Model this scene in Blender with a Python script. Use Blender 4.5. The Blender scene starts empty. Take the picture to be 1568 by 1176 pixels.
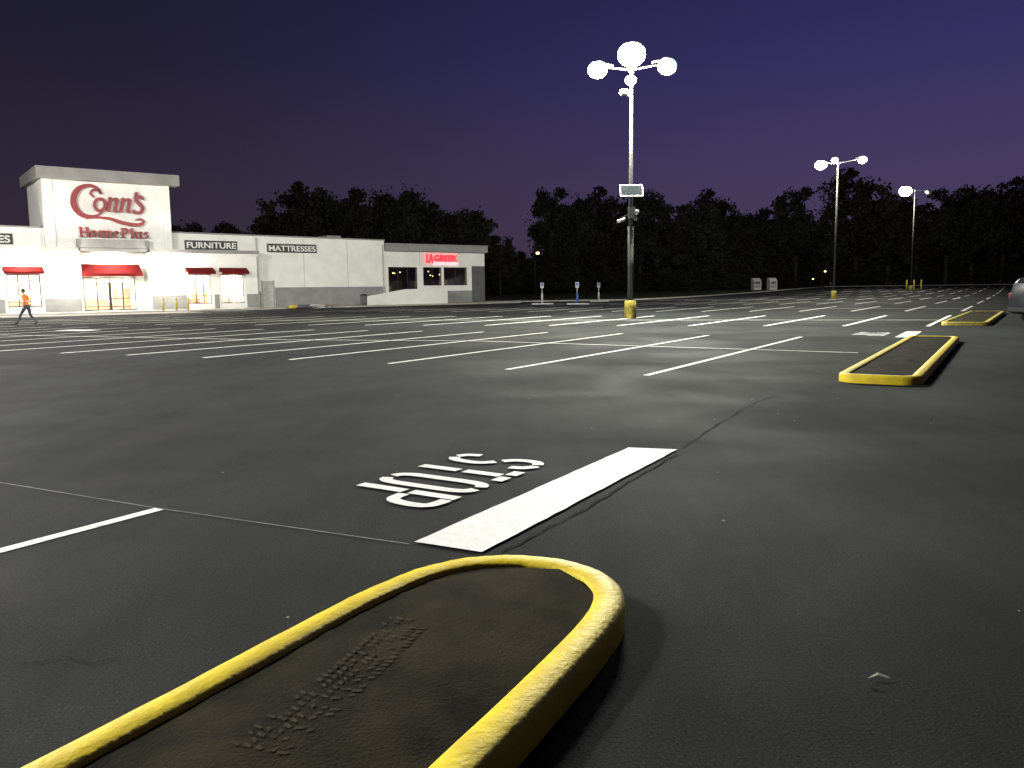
import bpy, bmesh, math, random
import numpy as np
from mathutils import Matrix, Vector
random.seed(7); rng=np.random.default_rng(7)
sc=bpy.context.scene
col=sc.collection
# ---------------------------------------------------------------- materials
def rgb(c): return (c[0],c[1],c[2],1) if hasattr(c,'__len__') else (c,c,c,1)
def pmat(name,c1,c2=None,scale=3.0,rough=0.7,bump=0.0,metal=0.0,bscale=None,emit=None,estr=0,detail=5,spec=0.5,pos=(0.35,0.65),bdist=.02):
    m=bpy.data.materials.new(name); m.use_nodes=True
    nt=m.node_tree; b=nt.nodes['Principled BSDF']
    b.inputs['Roughness'].default_value=rough; b.inputs['Metallic'].default_value=metal
    b.inputs['Specular IOR Level'].default_value=spec
    if c2 is None: c2=tuple(x*0.8 for x in rgb(c1)[:3])
    tc=nt.nodes.new('ShaderNodeTexCoord')
    n=nt.nodes.new('ShaderNodeTexNoise'); n.inputs['Scale'].default_value=scale; n.inputs['Detail'].default_value=detail
    nt.links.new(tc.outputs['Object'],n.inputs['Vector'])
    r=nt.nodes.new('ShaderNodeValToRGB')
    r.color_ramp.elements[0].position=pos[0]; r.color_ramp.elements[1].position=pos[1]
    r.color_ramp.elements[0].color=rgb(c2); r.color_ramp.elements[1].color=rgb(c1)
    nt.links.new(n.outputs['Fac'],r.inputs[0]); nt.links.new(r.outputs[0],b.inputs['Base Color'])
    if bump:
        n2=nt.nodes.new('ShaderNodeTexNoise'); n2.inputs['Scale'].default_value=bscale or scale*6; n2.inputs['Detail'].default_value=4
        nt.links.new(tc.outputs['Object'],n2.inputs['Vector'])
        bp=nt.nodes.new('ShaderNodeBump'); bp.inputs['Strength'].default_value=bump; bp.inputs['Distance'].default_value=bdist
        nt.links.new(n2.outputs['Fac'],bp.inputs['Height']); nt.links.new(bp.outputs[0],b.inputs['Normal'])
    if emit is not None:
        b.inputs['Emission Color'].default_value=rgb(emit); b.inputs['Emission Strength'].default_value=estr
        m.cycles.emission_sampling='NONE'
    return m

def asphalt_mat():
    m=bpy.data.materials.new("sealed_asphalt"); m.use_nodes=True
    nt=m.node_tree; N=nt.nodes.new; L=nt.links.new; b=nt.nodes['Principled BSDF']
    tc=N('ShaderNodeTexCoord')
    def noise(s,d=4,dist=0,rough=.5):
        n=N('ShaderNodeTexNoise'); n.inputs['Scale'].default_value=s; n.inputs['Detail'].default_value=d; n.inputs['Distortion'].default_value=dist
        n.inputs['Roughness'].default_value=rough
        L(tc.outputs['Object'],n.inputs['Vector']); return n
    def mr(src,a,bb,c,d):
        q=N('ShaderNodeMapRange'); q.inputs[1].default_value=a; q.inputs[2].default_value=bb; q.inputs[3].default_value=c; q.inputs[4].default_value=d
        L(src,q.inputs[0]); return q.outputs[0]
    def mul(a,bb):
        q=N('ShaderNodeMath'); q.operation='MULTIPLY'; L(a,q.inputs[0]); L(bb,q.inputs[1]); return q.outputs[0]
    big=mr(noise(.12,5,.6).outputs['Fac'],.3,.7,.6,1.6)
    med=mr(noise(1.1,6,.3,.6).outputs['Fac'],.3,.7,.8,1.22)
    grain=mr(noise(95,3,0,.7).outputs['Fac'],.3,.72,.15,2.3)
    v=N('ShaderNodeTexVoronoi'); v.inputs['Scale'].default_value=55; L(tc.outputs['Object'],v.inputs['Vector'])
    spk=mr(v.outputs['Distance'],0,.25,2.2,1.0)
    f=mul(mul(big,med),mul(grain,spk))
    mp=N('ShaderNodeMapping'); mp.inputs['Rotation'].default_value=(0,0,math.radians(31.5)); mp.inputs['Scale'].default_value=(3.0,.12,1)
    L(tc.outputs['Object'],mp.inputs[0]); ns=N('ShaderNodeTexNoise'); ns.inputs['Scale'].default_value=1; ns.inputs['Detail'].default_value=5; L(mp.outputs[0],ns.inputs['Vector'])
    f=mul(f,mr(ns.outputs['Fac'],.3,.7,.85,1.18))
    c=N('ShaderNodeMix'); c.data_type='RGBA'; c.blend_type='MULTIPLY'; c.inputs[0].default_value=1
    c.inputs[6].default_value=(.0142,.0150,.0148,1); L(f,c.inputs[7]); L(c.outputs[2],b.inputs['Base Color'])
    L(mr(noise(.35,4,.5).outputs['Fac'],.35,.65,.78,.95),b.inputs['Roughness'])
    b.inputs['Specular IOR Level'].default_value=.09
    bp=N('ShaderNodeBump'); bp.inputs['Strength'].default_value=.75; bp.inputs['Distance'].default_value=.007
    L(noise(80,4,0,.65).outputs['Fac'],bp.inputs['Height'])
    L(bp.outputs[0],b.inputs['Normal'])
    return m
M={}
M['asphalt']=asphalt_mat()
M['grass']=pmat("dark_grass",(.035,.045,.02),(.02,.025,.012),.8,.9,.5,spec=.1)
M['paint']=pmat("white_road_paint",(.88,.88,.86),(.76,.76,.74),20,.6,.7,bscale=70,bdist=.012,spec=.3)
M['oldpaint']=pmat("worn_road_paint",(.84,.84,.80),(.42,.42,.40),7,.7,.2,bscale=70,pos=(.3,.48))
M['chalk']=pmat("chalk_line",(.24,.24,.23),(.10,.10,.10),7,.9)
M['crack']=pmat("asphalt_crack",(.006,.006,.006),(.012,.012,.012),4,.95,spec=.05)
M['yellow']=pmat("yellow_kerb_paint",(.80,.61,.022),(.66,.49,.03),7,.55,.6,bscale=34,bdist=.009,spec=.25)
M['oldyellow']=pmat("dull_yellow_paint",(.5,.40,.05),(.26,.21,.05),9,.6,.4,bscale=30,spec=.3)
M['soil']=pmat("island_infill",(.034,.028,.016),(.010,.009,.006),3.2,.95,.8,bscale=85,detail=10,spec=.06,bdist=.008)
M['dust']=pmat("dusty_tyre_print",(.062,.052,.035),(.034,.029,.02),18,.95,0,spec=.05)
M['concrete']=pmat("concrete",(.36,.35,.32),(.25,.245,.225),1.4,.85,.3,bscale=20)
M['white']=pmat("white_stucco",(.74,.73,.70),(.66,.65,.62),.8,.85,.2,bscale=25,spec=.2)
M['grey']=pmat("grey_stucco",(.25,.25,.25),(.2,.2,.2),1.0,.85,.2,bscale=25)
M['dgrey']=pmat("dark_grey_cladding",(.10,.10,.105),(.075,.075,.08),1.0,.8)
M['capgrey']=pmat("cornice_stucco",(.25,.24,.23),(.20,.195,.19),.7,.85,.2,bscale=25)
M['redsign']=pmat("red_sign_face",(.22,.012,.022),(.18,.01,.018),3,.5)
M['awning']=pmat("red_awning_fabric",(.14,.008,.008),(.10,.006,.006),2,.9,spec=.1)
M['frame']=pmat("dark_bronze_frame",(.03,.028,.026),(.02,.02,.02),3,.5,metal=.4)
M['signblack']=pmat("sign_backing",(.05,.05,.05),(.035,.035,.035),2,.7)
M['signwhite']=pmat("sign_letter_face",(.75,.75,.72),(.7,.7,.68),2,.6)
M['neon']=pmat("red_neon",(.8,.02,.03),(.7,.02,.03),2,.5,emit=(1,.03,.05),estr=1.6)
M['neonback']=pmat("sign_neon_halo",(.75,.6,.6),(.7,.55,.55),2,.6,emit=(1,.5,.55),estr=.75)  # pink emission paints the neon's halo onto the panel
M['inter']=pmat("interior_wall",(.85,.8,.7),(.75,.7,.6),.5,.8)
M['interdark']=pmat("restaurant_interior",(.06,.045,.035),(.03,.025,.02),.8,.8)
M['metal']=pmat("bronze_pole",(.045,.045,.043),(.035,.035,.033),4,.8,metal=.0,spec=.1)
M['housing']=pmat("lamp_housing",(.07,.07,.065),(.05,.05,.047),3,.8,metal=.0,spec=.1)
M['lens']=pmat("lamp_lens_lit",(.9,.9,.9),(.9,.9,.9),2,.3,emit=(1,.99,.95),estr=28)
M['lensgreen']=pmat("lamp_lens_greenish",(.9,.9,.9),(.9,.9,.9),2,.3,emit=(.70,1,.84),estr=1.1)
M['lensdim']=pmat("lamp_lens_weak",(.9,.9,.9),(.9,.9,.9),2,.3,emit=(.9,.95,1),estr=4)
M['lensoff']=pmat("lamp_lens_off",(.16,.16,.15),(.12,.12,.11),2,.5)
M['warm']=pmat("warm_bulb",(.9,.6,.3),(.9,.6,.3),2,.3,emit=(1,.62,.25),estr=5)
M['sconce']=pmat("sconce_glass",(.9,.9,.85),(.9,.9,.85),2,.3,emit=(1,.93,.8),estr=20)
M['bark']=pmat("bark",(.05,.04,.03),(.03,.025,.02),4,.95,.6,spec=.05)
M['leaf']=pmat("foliage",(.036,.038,.025),(.018,.019,.014),.25,.95,spec=.02)
M['leaf2']=pmat("foliage_olive",(.038,.034,.024),(.02,.018,.014),.25,.95,spec=.02)
M['cloth']=pmat("dark_trousers",(.06,.065,.085),(.045,.05,.065),20,.9)
M['vest']=pmat("orange_vest",(.95,.20,.04),(.85,.16,.03),20,.7)
M['skin']=pmat("skin",(.42,.24,.16),(.38,.21,.14),20,.6)
M['hair']=pmat("hair",(.02,.015,.012),(.015,.01,.01),20,.8)
M['carpaint']=pmat("black_car_paint",(.012,.013,.017),(.01,.011,.014),3,.35,spec=.3)
M['tyre']=pmat("tyre_rubber",(.02,.02,.02),(.015,.015,.015),9,.85,spec=.2)
M['chrome']=pmat("chrome",(.5,.5,.5),(.45,.45,.45),3,.25,metal=1)
M['carglass']=pmat("car_glass",(.012,.014,.016),(.012,.014,.016),3,.12)
M['litter']=pmat("paper_litter",(.4,.37,.3),(.3,.28,.22),30,.8)
M['blue']=pmat("blue_sign",(.03,.08,.35),(.03,.07,.3),3,.5)
M['sofa']=pmat("sofa_fabric",(.3,.2,.14),(.22,.15,.1),3,.9)
M['bin']=pmat("bin_steel",(.45,.45,.43),(.36,.36,.35),3,.7)
def glassmat():
    m=bpy.data.materials.new("window_glass"); m.use_nodes=True; nt=m.node_tree
    for n in list(nt.nodes):
        if n.type=='BSDF_PRINCIPLED': nt.nodes.remove(n)
    o=[n for n in nt.nodes if n.type=='OUTPUT_MATERIAL'][0]
    t=nt.nodes.new('ShaderNodeBsdfTransparent'); g=nt.nodes.new('ShaderNodeBsdfGlossy'); g.inputs['Roughness'].default_value=.05
    x=nt.nodes.new('ShaderNodeMixShader'); x.inputs[0].default_value=.06; t.inputs[0].default_value=(.9,.92,.9,1)
    nt.links.new(t.outputs[0],x.inputs[1]); nt.links.new(g.outputs[0],x.inputs[2]); nt.links.new(x.outputs[0],o.inputs[0]); return m
M['glass']=glassmat()
# ---------------------------------------------------------------- helpers
def link(ob,parent=None):
    col.objects.link(ob)
    if parent: ob.parent=parent
    return ob
def empty(name,loc=(0,0,0),rz=0,parent=None):
    e=bpy.data.objects.new(name,None); e.empty_display_size=.3; e.location=loc; e.rotation_euler=(0,0,rz); return link(e,parent)
def mesh(name,vs,fs,mat,parent=None,smooth=False,mats=None):
    me=bpy.data.meshes.new(name); me.from_pydata([tuple(v) for v in vs],[],fs); 
    for mm in (mats or [mat]): me.materials.append(mm)
    if smooth:
        for p in me.polygons: p.use_smooth=True
    me.update()
    return link(bpy.data.objects.new(name,me),parent)
def box(name,x0,x1,y0,y1,z0,z1,mat,parent=None,bevel=0):
    vs=[(x,y,z) for x in(x0,x1) for y in(y0,y1) for z in(z0,z1)]
    fs=[(0,1,3,2),(4,6,7,5),(0,4,5,1),(2,3,7,6),(0,2,6,4),(1,5,7,3)]
    ob=mesh(name,vs,fs,mat,parent)
    if bevel:
        b=ob.modifiers.new("bevel",'BEVEL'); b.width=bevel; b.segments=2
    return ob
def boxes(name,L,mat,parent=None):
    vs=[];fs=[]
    for (x0,x1,y0,y1,z0,z1) in L:
        o=len(vs); vs+=[(x,y,z) for x in(x0,x1) for y in(y0,y1) for z in(z0,z1)]
        fs+=[tuple(o+i for i in f) for f in [(0,1,3,2),(4,6,7,5),(0,4,5,1),(2,3,7,6),(0,2,6,4),(1,5,7,3)]]
    return mesh(name,vs,fs,mat,parent)
def tubegeo(path,radii,n=10):
    vs=[];fs=[];P=[Vector(p) for p in path]
    for i,p in enumerate(P):
        d=((P[min(i+1,len(P)-1)]-P[max(i-1,0)])).normalized()
        a=d.orthogonal().normalized() if i==0 else (pa-d*pa.dot(d)).normalized()
        pa=a; b=d.cross(a)
        for k in range(n):
            t=2*math.pi*k/n; vs.append(p+(a*math.cos(t)+b*math.sin(t))*radii[i])
    for i in range(len(P)-1):
        for k in range(n): fs.append((i*n+k,i*n+(k+1)%n,(i+1)*n+(k+1)%n,(i+1)*n+k))
    fs.append(tuple(range(n))[::-1]); fs.append(tuple((len(P)-1)*n+k for k in range(n)))
    return vs,fs
def tube(name,path,radii,mat,parent=None,n=12):
    v,f=tubegeo(path,radii,n); return mesh(name,v,f,mat,parent,smooth=True)
def ellipsoid(name,c,r,mat,parent=None,seg=20,rings=12):
    bm=bmesh.new(); bmesh.ops.create_uvsphere(bm,u_segments=seg,v_segments=rings,radius=1)
    for v in bm.verts: v.co=Vector((c[0]+v.co.x*r[0],c[1]+v.co.y*r[1],c[2]+v.co.z*r[2]))
    for f in bm.faces: f.smooth=True
    me=bpy.data.meshes.new(name); bm.to_mesh(me); bm.free(); me.materials.append(mat)
    return link(bpy.data.objects.new(name,me),parent)
def catmull(P,n=6,closed=False):
    out=[];P=[Vector(p) for p in P];N=len(P)
    for i in range(N if closed else N-1):
        g=(lambda k:P[k%N]) if closed else (lambda k:P[max(0,min(N-1,k))])
        a,b,c,d=g(i-1),g(i),g(i+1),g(i+2)
        for k in range(n):
            t=k/n; out.append(.5*((2*b)+(c-a)*t+(2*a-5*b+4*c-d)*t*t+(3*b-a-3*c+d)*t**3))
    if not closed: out.append(P[-1])
    return out
def ribbon2d(pts,ws,smooth=5,closed=False):
    P3=[(p[0],p[1],w) for p,w in zip(pts,ws)]
    C=catmull(P3,smooth,closed) if smooth>1 else [Vector(p) for p in P3]
    n=len(C); vs=[];fs=[]
    for i,c in enumerate(C):
        a=C[(i-1)%n] if closed else C[max(0,i-1)]; b=C[(i+1)%n] if closed else C[min(n-1,i+1)]
        d=Vector((b.x-a.x,b.y-a.y)); d=d.normalized() if d.length>1e-9 else Vector((1,0)); nn=Vector((-d.y,d.x))*c.z/2
        vs+=[(c.x+nn.x,c.y+nn.y),(c.x-nn.x,c.y-nn.y)]
    for i in range(n if closed else n-1):
        j=(i+1)%n; fs.append((2*i,2*i+1,2*j+1,2*j))
    return vs,fs
def hgt(x,y):
    t=max(0,min(1,(y-95)/130)); return 1.3*t*t*(3-2*t)
# ---------------------------------------------------------------- camera
cam=bpy.data.cameras.new("camera"); co=link(bpy.data.objects.new("camera",cam))
cam.sensor_width=36; cam.lens=36*1264/1568; cam.clip_end=5000; cam.clip_start=.05
co.matrix_world=Matrix.Translation((0,0,1.5))@Matrix.Rotation(math.radians(90-6.6),4,'X')@Matrix.Rotation(math.radians(-0.7),4,'Z')
sc.camera=co
# ---------------------------------------------------------------- ground
def sheet(name,xs,ys,z,mat,keep=None):
    vs=[(x,y,hgt(x,y)+z) for y in ys for x in xs]; nx=len(xs)
    fs=[(j*nx+i,j*nx+i+1,(j+1)*nx+i+1,(j+1)*nx+i) for j in range(len(ys)-1) for i in range(nx-1)]
    return mesh(name,vs,fs,mat,smooth=True)
sheet("ground",[-1500,-300,0,300,1500],[-800,-100,60]+list(range(95,226,5))+[400,2500],-.03,M['grass'])
ysL=[-60,0,30,60,80,90]+list(range(95,186,5))
def lot_right(y): return 150
def lot_left(y):
    return -80 if y<92 else 14+(y-95)*.62
vs=[];fs=[]
for y in ysL:
    l,r=lot_left(y),lot_right(y)
    for k in range(9): vs.append((l+(r-l)*k/8,y,hgt(0,y)))
for j in range(len(ysL)-1):
    for k in range(8): fs.append((j*9+k,j*9+k+1,(j+1)*9+k+1,(j+1)*9+k))
mesh("car_park_asphalt",vs,fs,M['asphalt'],smooth=True)
kp=[(-60,92.2),(2,92.2),(13.5,95)]+[(14+(y-95)*.62,y) for y in range(100,186,5)]+[(150,185)]
def strip3(path,w,z0,z1):
    vs=[];fs=[]
    for i,p in enumerate(path):
        a=Vector(path[max(0,i-1)]);b=Vector(path[min(len(path)-1,i+1)]); d=(b-a).normalized(); n=Vector((-d.y,d.x))*w/2
        for s,z in((1,z0),(1,z1),(-1,z1),(-1,z0)):
            q=Vector(p)+n*s; vs.append((q.x,q.y,hgt(q.x,q.y)+z))
    for i in range(len(path)-1):
        for k in range(3): fs.append((4*i+k,4*i+k+1,4*i+5+k,4*i+4+k))
    return vs,fs
v,f=strip3(kp,.2,-.02,.14); mesh("concrete_kerb",v,f,M['concrete'])
# ---------------------------------------------------------------- painted markings
B=Vector((.523,.852)); 
mv=[];mf=[]
def line(a,b,w,z=.005,acc=None):
    V,F=acc if acc else (mv,mf)
    a=Vector(a);b=Vector(b);d=(b-a); L=d.length; d.normalize(); n=Vector((-d.y,d.x))*w/2
    k=max(1,int(L/6)); o=len(V)
    for i in range(k+1):
        p=a+d*L*i/k
        for s in(1,-1):
            q=p+n*s; V.append((q.x,q.y,hgt(q.x,q.y)+z))
    for i in range(k): F.append((o+2*i,o+2*i+1,o+2*i+3,o+2*i+2))
bo=Vector((-38.1,61.73)); UU=Vector((.7901,.6130)); NN=Vector((.6130,-.7901))
def clear(p):
    p=Vector(p); return (p-bo).dot(NN)>10.5 or (p-bo).dot(UU)>50
def row(o,r,sp,k0,k1,ln,w=.11):
    o=Vector(o); r=Vector(r).normalized()
    first=last=None
    for k in range(k0,k1+1):
        a=o+r*sp*k; b=a+B*ln
        if not clear(b) or not clear(a) or b.y>182: continue
        if a.y>92 and a.x<lot_left(b.y)+4: continue
        line(a,b,w)
        m=a+B*ln/2
        if first is None: first=m
        last=m
    if first is not None and last is not first: line(first,last,w*.9,z=.009)
    return last
ends=[(-11.48,20.98),(-9.36,20.04),(-7.1,18.95),(-4.89,18.11),(-2.52,16.84),(-.09,15.3),(2.29,13.98)]
for e in ends: line(e,Vector(e)+B*11.7,.12)
for k in range(1,12):
    a=Vector((-11.48,20.98))-Vector((.91,-.415))*2.5*k
    if clear(a+B*11.7): line(a,a+B*11.7,.12)
sp0=Vector((-11.48,20.98))+B*5.9
line((7.6,18.05),(-4.0+3.06,17.7+6.1),.09,.009); line((-4.0+3.06,17.7+6.1),sp0,.09,.009); line(sp0,sp0-Vector((.91,-.415))*22,.09,.009)
row((6.78,31.55),(.95,-.3),2.75,-14,3,11.2,.14)
for i in range(1,9):
    o=Vector((6.78,31.55))+B*18.6*i
    row(o,(.93,-.36),2.75,-22,3,11.2,.16)
    row(o+Vector((.93,-.36))*2.75*9,(.93,-.36),2.75,-3,14,11.2,.16)
row((26,20),(.93,-.36),2.75,-1,12,11.2)
line((-2.47,5.62),Vector((-2.47,5.62))-B*11.6,.095)
for k in range(1,7):
    a=Vector((-2.47,5.62))-Vector((.885,-.465))*2.66*k; line(a,a-B*11.6,.1)
line((-18.6,34.3),(-17.0,33.6),.9,.012); line((-27.5,39.2),(-25.6,38.4),.8,.012)  # pale wet patches, their sheen painted as flat white quads
mesh("stall_markings_and_puddles",mv,mf,M['oldpaint'])
cv=[];cf=[]
for a,b in [((-4.11,6.48),(-2.47,5.62)),((-2.47,5.62),(-.62,4.74)),((-9,8.9),(-4.11,6.48))]: line(a,b,.011,.008,(cv,cf))
mesh("chalk_layout_line",cv,cf,M['chalk'])
def stop_set(dx,dy,first):
    q=[(-.59,4.77),(1.08,7.59),(1.51,7.47),(-.18,4.56)]
    vs=[];n=26
    for i in range(n+1):
        t=i/n
        a=Vector(q[0]).lerp(Vector(q[1]),t); b=Vector(q[3]).lerp(Vector(q[2]),t)
        vs.append((a.x+dx+random.uniform(-.005,.005),a.y+dy,.012)); vs.append((b.x+dx+random.uniform(-.006,.006),b.y+dy,.012))
    mesh("stop_line_marking",vs,[(2*i,2*i+1,2*i+3,2*i+2) for i in range(n)],M['paint'])
    O=Vector((-.45+dx,7.45+dy)); w=-B; up=Vector((.852,-.523))
    V=[];F=[]
    def st(pts,wd=.098,sm=5,ox=0):
        v,f=ribbon2d(pts,[wd]*len(pts),sm); o=len(V)
        for (x,y) in v:
            p=O+w*(x+ox)+up*y; V.append((p.x,p.y,.013))
        F.extend([tuple(o+i for i in q) for q in f])
    st([(.335,.70),(.315,.80),(.25,.865),(.205,.875)]); st([(.155,.87),(.075,.82),(.05,.72),(.075,.60),(.155,.52)]); st([(.205,.475),(.29,.40),(.315,.27),(.285,.11),(.205,.045)]); st([(.155,.045),(.075,.10),(.04,.22)])
    st([(.0,.87),(.145,.87)],.105,1,.45); st([(.215,.87),(.36,.87)],.105,1,.45); st([(.18,.80),(.18,.45)],.105,1,.45); st([(.18,.39),(.18,.0)],.105,1,.45)
    for s in(-1,1):
        st([(.18+s*.035,.88),(.18+s*.10,.85),(.18+s*.14,.74),(.18+s*.145,.46),(.18+s*.14,.18),(.18+s*.10,.07),(.18+s*.035,.04)],.10,5,.90)
    st([(.05,.92),(.05,.50)],.105,1,1.35); st([(.05,.44),(.05,.0)],.105,1,1.35)
    st([(.125,.875),(.26,.865),(.33,.80),(.33,.62),(.27,.51),(.125,.49)],.10,5,1.35)
    mesh("stop_word_marking",V,F,M['paint'])
stop_set(0,0,True); stop_set(11.34,18.37,False)
def crack(pts,w):
    V=[];F=[]; P=[]
    for i in range(len(pts)-1):
        a=Vector(pts[i]);b=Vector(pts[i+1]); n=max(2,int((b-a).length/.12))
        for k in range(n):
            p=a.lerp(b,k/n); P.append((p.x+random.uniform(-.018,.018),p.y+random.uniform(-.018,.018)))
    v,f=ribbon2d(P,[w*random.uniform(.4,1.3) for _ in P],1)
    return [(x,y,.007) for x,y in v],f
CV=[];CF=[]
for pts,w in [([(1.56,7.55),(2.1,8.6),(3.0,10.3),(3.6,11.2)],.012),([(-.1,4.52),(.5,5.5),(1.2,6.8),(1.54,7.38)],.014),([(-2.05,3.2),(-1.85,3.28),(-1.7,3.2),(-1.6,3.3)],.006),([(3.6,11.2),(4.6,12.1)],.01)]:
    v,f=crack(pts,w); o=len(CV); CV+=v; CF+=[tuple(o+i for i in q) for q in f]
mesh("asphalt_crack",CV,CF,M['crack'])
# ---------------------------------------------------------------- kerbed islands
def island(name,outer,inner,km,closed=True,zt=.13):
    e=empty(name)
    n=len(outer)
    prof=[(0.0,-.02),(0.0,.098),(.05,.118),(.16,.129),(.5,.132),(.88,.13),(1.0,.118),(1.0,.09)]
    vs=[];fs=[]
    for idx,(o,i) in enumerate(zip(outer,inner)):
        j=.0012*math.sin(idx*.7)+.0008*math.sin(idx*1.9)
        for t,z in prof:
            vs.append((o[0]+(i[0]-o[0])*t+(j if t in(0,1) else 0),o[1]+(i[1]-o[1])*t,z+(j if z>.1 else 0)))
    m=len(prof)
    for a in range(n):
        b=(a+1)%n
        for k in range(m-1): fs.append((a*m+k,b*m+k,b*m+k+1,a*m+k+1))
    mesh("kerb",vs,fs,km,e,smooth=True)
    vs=[];fs=[];R=8
    half=n//2
    A=inner[:half]; Bq=inner[half:][::-1]
    k=min(len(A),len(Bq))
    for a in range(k):
        for r in range(R+1):
            t=r/R; x=A[a][0]+(Bq[a][0]-A[a][0])*t; y=A[a][1]+(Bq[a][1]-A[a][1])*t
            vs.append((x,y,.106+.018*math.sin(math.pi*t)+random.uniform(-.002,.002)))
    for a in range(k-1):
        for r in range(R): fs.append((a*(R+1)+r,a*(R+1)+r+1,(a+1)*(R+1)+r+1,(a+1)*(R+1)+r))
    mesh("infill",vs,fs,M['soil'],e,smooth=True)
    return e
outerL=[(-5.2,-4.8),(-3.6,-1.8),(-2.3,.7),(-1.44,2.32),(-1.11,2.93),(-.83,3.47),(-.62,3.81),(-.46,4.00),(-.28,4.12),(-.08,4.17)]
outerR=[(.14,4.14),(.33,4.03),(.45,3.87),(.50,3.68),(.48,3.47),(.39,3.22),(.22,2.87),(.02,2.48),(-.13,2.20),(-.85,.8),(-2.2,-1.8),(-3.7,-4.8)]
pts=catmull([(x,y,0) for x,y in outerL+outerR],7,True)
for _ in range(6):
    pts=[(pts[i-1]+pts[i]*2+pts[(i+1)%len(pts)])/4 for i in range(len(pts))]
def inset(P,d):
    out=[];n=len(P)
    for i in range(n):
        a,b=P[(i-2)%n],P[(i+2)%n]; t=Vector((b.x-a.x,b.y-a.y)).normalized(); nn=Vector((t.y,-t.x))
        out.append(Vector((P[i].x+nn.x*d,P[i].y+nn.y*d,0)))
    return out
isl=island("traffic_island",pts,inset(pts,.14),M['yellow'])
TV=[];TF=[]
a=Vector((-.78,2.36));b=Vector((-.44,3.34)); d=(b-a).normalized(); n_=Vector((d.y,-d.x)); L_=(b-a).length
k=0
while k*.034<L_:
    s=k*.034
    for c in (-.085,-.045,0,.045,.085):
        if random.random()<.3: continue
        sk=.010*(1 if c>0 else -1); ww=.016*random.uniform(.5,1.1); hh=.009*random.uniform(.6,1.2)
        o=len(TV)
        for (i,j) in((-1,-1),(1,-1),(1,1),(-1,1)):
            p=a+d*(s+j*hh+sk*i*.5+random.uniform(-.003,.003))+n_*(c+i*ww+.02*math.sin(s*3)); TV.append((p.x,p.y,.1275))
        TF.append((o,o+1,o+2,o+3))
    k+=1
mesh("tyre_print",TV,TF,M['dust'],isl)
def cap_island(name,p0,p1,w,km,r=.35):
    p0=Vector(p0);p1=Vector(p1); d=(p1-p0).normalized(); n=Vector((-d.y,d.x)); L=(p1-p0).length
    P=[]
    def add(s,t): q=p0+d*s+n*t; P.append((q.x,q.y,0))
    h=w/2
    for k in range(9): add(r+(L-2*r)*k/8,h)
    for k in range(1,6): a=k/6*math.pi/2; add(L-r+r*math.sin(a),h-r+r*math.cos(a))
    add(L,0)
    for k in range(1,6): a=k/6*math.pi/2; add(L-r+r*math.cos(a),-h+r-r*math.sin(a))
    for k in range(9): add(L-r-(L-2*r)*k/8,-h)
    for k in range(1,6): a=k/6*math.pi/2; add(r-r*math.sin(a),-h+r-r*math.cos(a))
    add(0,0)
    for k in range(1,6): a=k/6*math.pi/2; add(r-r*math.cos(a),h-r+r*math.sin(a))
    V=[Vector(p) for p in P]
    V=V[-3:]+V[:-3]
    return island(name,V,inset(V,.16),km)
cap_island("traffic_island",(5.5,12.35),(11.15,21.75),1.2,M['yellow'])
cap_island("traffic_island",(16.0,29.2),(23.3,40.5),1.5,M['oldyellow'])
# ---------------------------------------------------------------- lamp posts
def plight(parent,loc,power,color):
    l=bpy.data.lights.new("lamp_light",'POINT'); l.energy=power; l.color=color; l.shadow_soft_size=.2
    o=link(bpy.data.objects.new("lamp_light",l),parent); o.location=loc; return o
def head(parent,c,d,lens,s=1.0,power=0,color=(1,.98,.9)):
    cx,cy,cz=c
    ux,uy=d
    ellipsoid("head_housing",(cx,cy,cz+.30*s),(.26*s,.26*s,.11*s),M['housing'],parent)
    ellipsoid("head_lens",(cx,cy,cz),(.46*s,.46*s,.385*s),lens,parent)
    tube("head_neck",[(cx-ux*.75*s,cy-uy*.75*s,cz+.15*s),(cx-ux*.25*s,cy-uy*.25*s,cz+.30*s)],[.05*s,.07*s],M['housing'],parent)
    if power: plight(parent,(cx,cy,cz-.62*s),power,color)
def lamp(loc,H,heads,base=True,yb=.85,colr=(1,.975,.82)):
    e=empty("parking_lot_lamp",loc)
    tube("pole",[(0,0,.5),(0,0,H*.5),(0,0,H)],[.115,.095,.065],M['metal'],e)
    tube("base_concrete",[(0,0,-.05),(0,0,yb-.06),(0,0,yb)],[.29,.28,.24],M['oldyellow'],e,20)
    box("base_plate",-.2,.2,-.2,.2,yb,yb+.04,M['metal'],e)
    tube("tenon",[(0,0,H-.2),(0,0,H+.15)],[.11,.09],M['housing'],e)
    for (x,y,z,kind,s,p) in heads:
        L=math.hypot(x,y) or 1; dx,dy=x/L,y/L
        if math.hypot(x,y)>.3:
            tube("arm",[(0,0,H-.05),(x*.5,y*.5,(H+z)/2+.05),(x-dx*.4*s,y-dy*.4*s,z+.1)],[.045,.04,.04],M['metal'],e)
        mm={'w':M['lens'],'g':M['lensgreen'],'d':M['lensdim'],'o':M['lensoff']}[kind]
        head(e,(x,y,z),(dx,dy),mm,s,p,(.86,1,.9) if kind=='g' else colr)
    return e
l1=lamp((5.8,40.3,0),11.7,[(-1.6,-.1,11.65,'w',1.0,10500),(1.72,.2,11.85,'g',1,9500),(-.1,-.75,12.15,'w',1.4,12000),(.1,.9,11.4,'w',.6,7000)])
e=l1
ellipsoid("flood_unlit",(-.36,-.15,10.6),(.24,.2,.17),M['lensoff'],e); tube("flood_bracket",[(0,0,10.4),(-.3,-.1,10.5)],[.03,.03],M['metal'],e)
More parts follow.
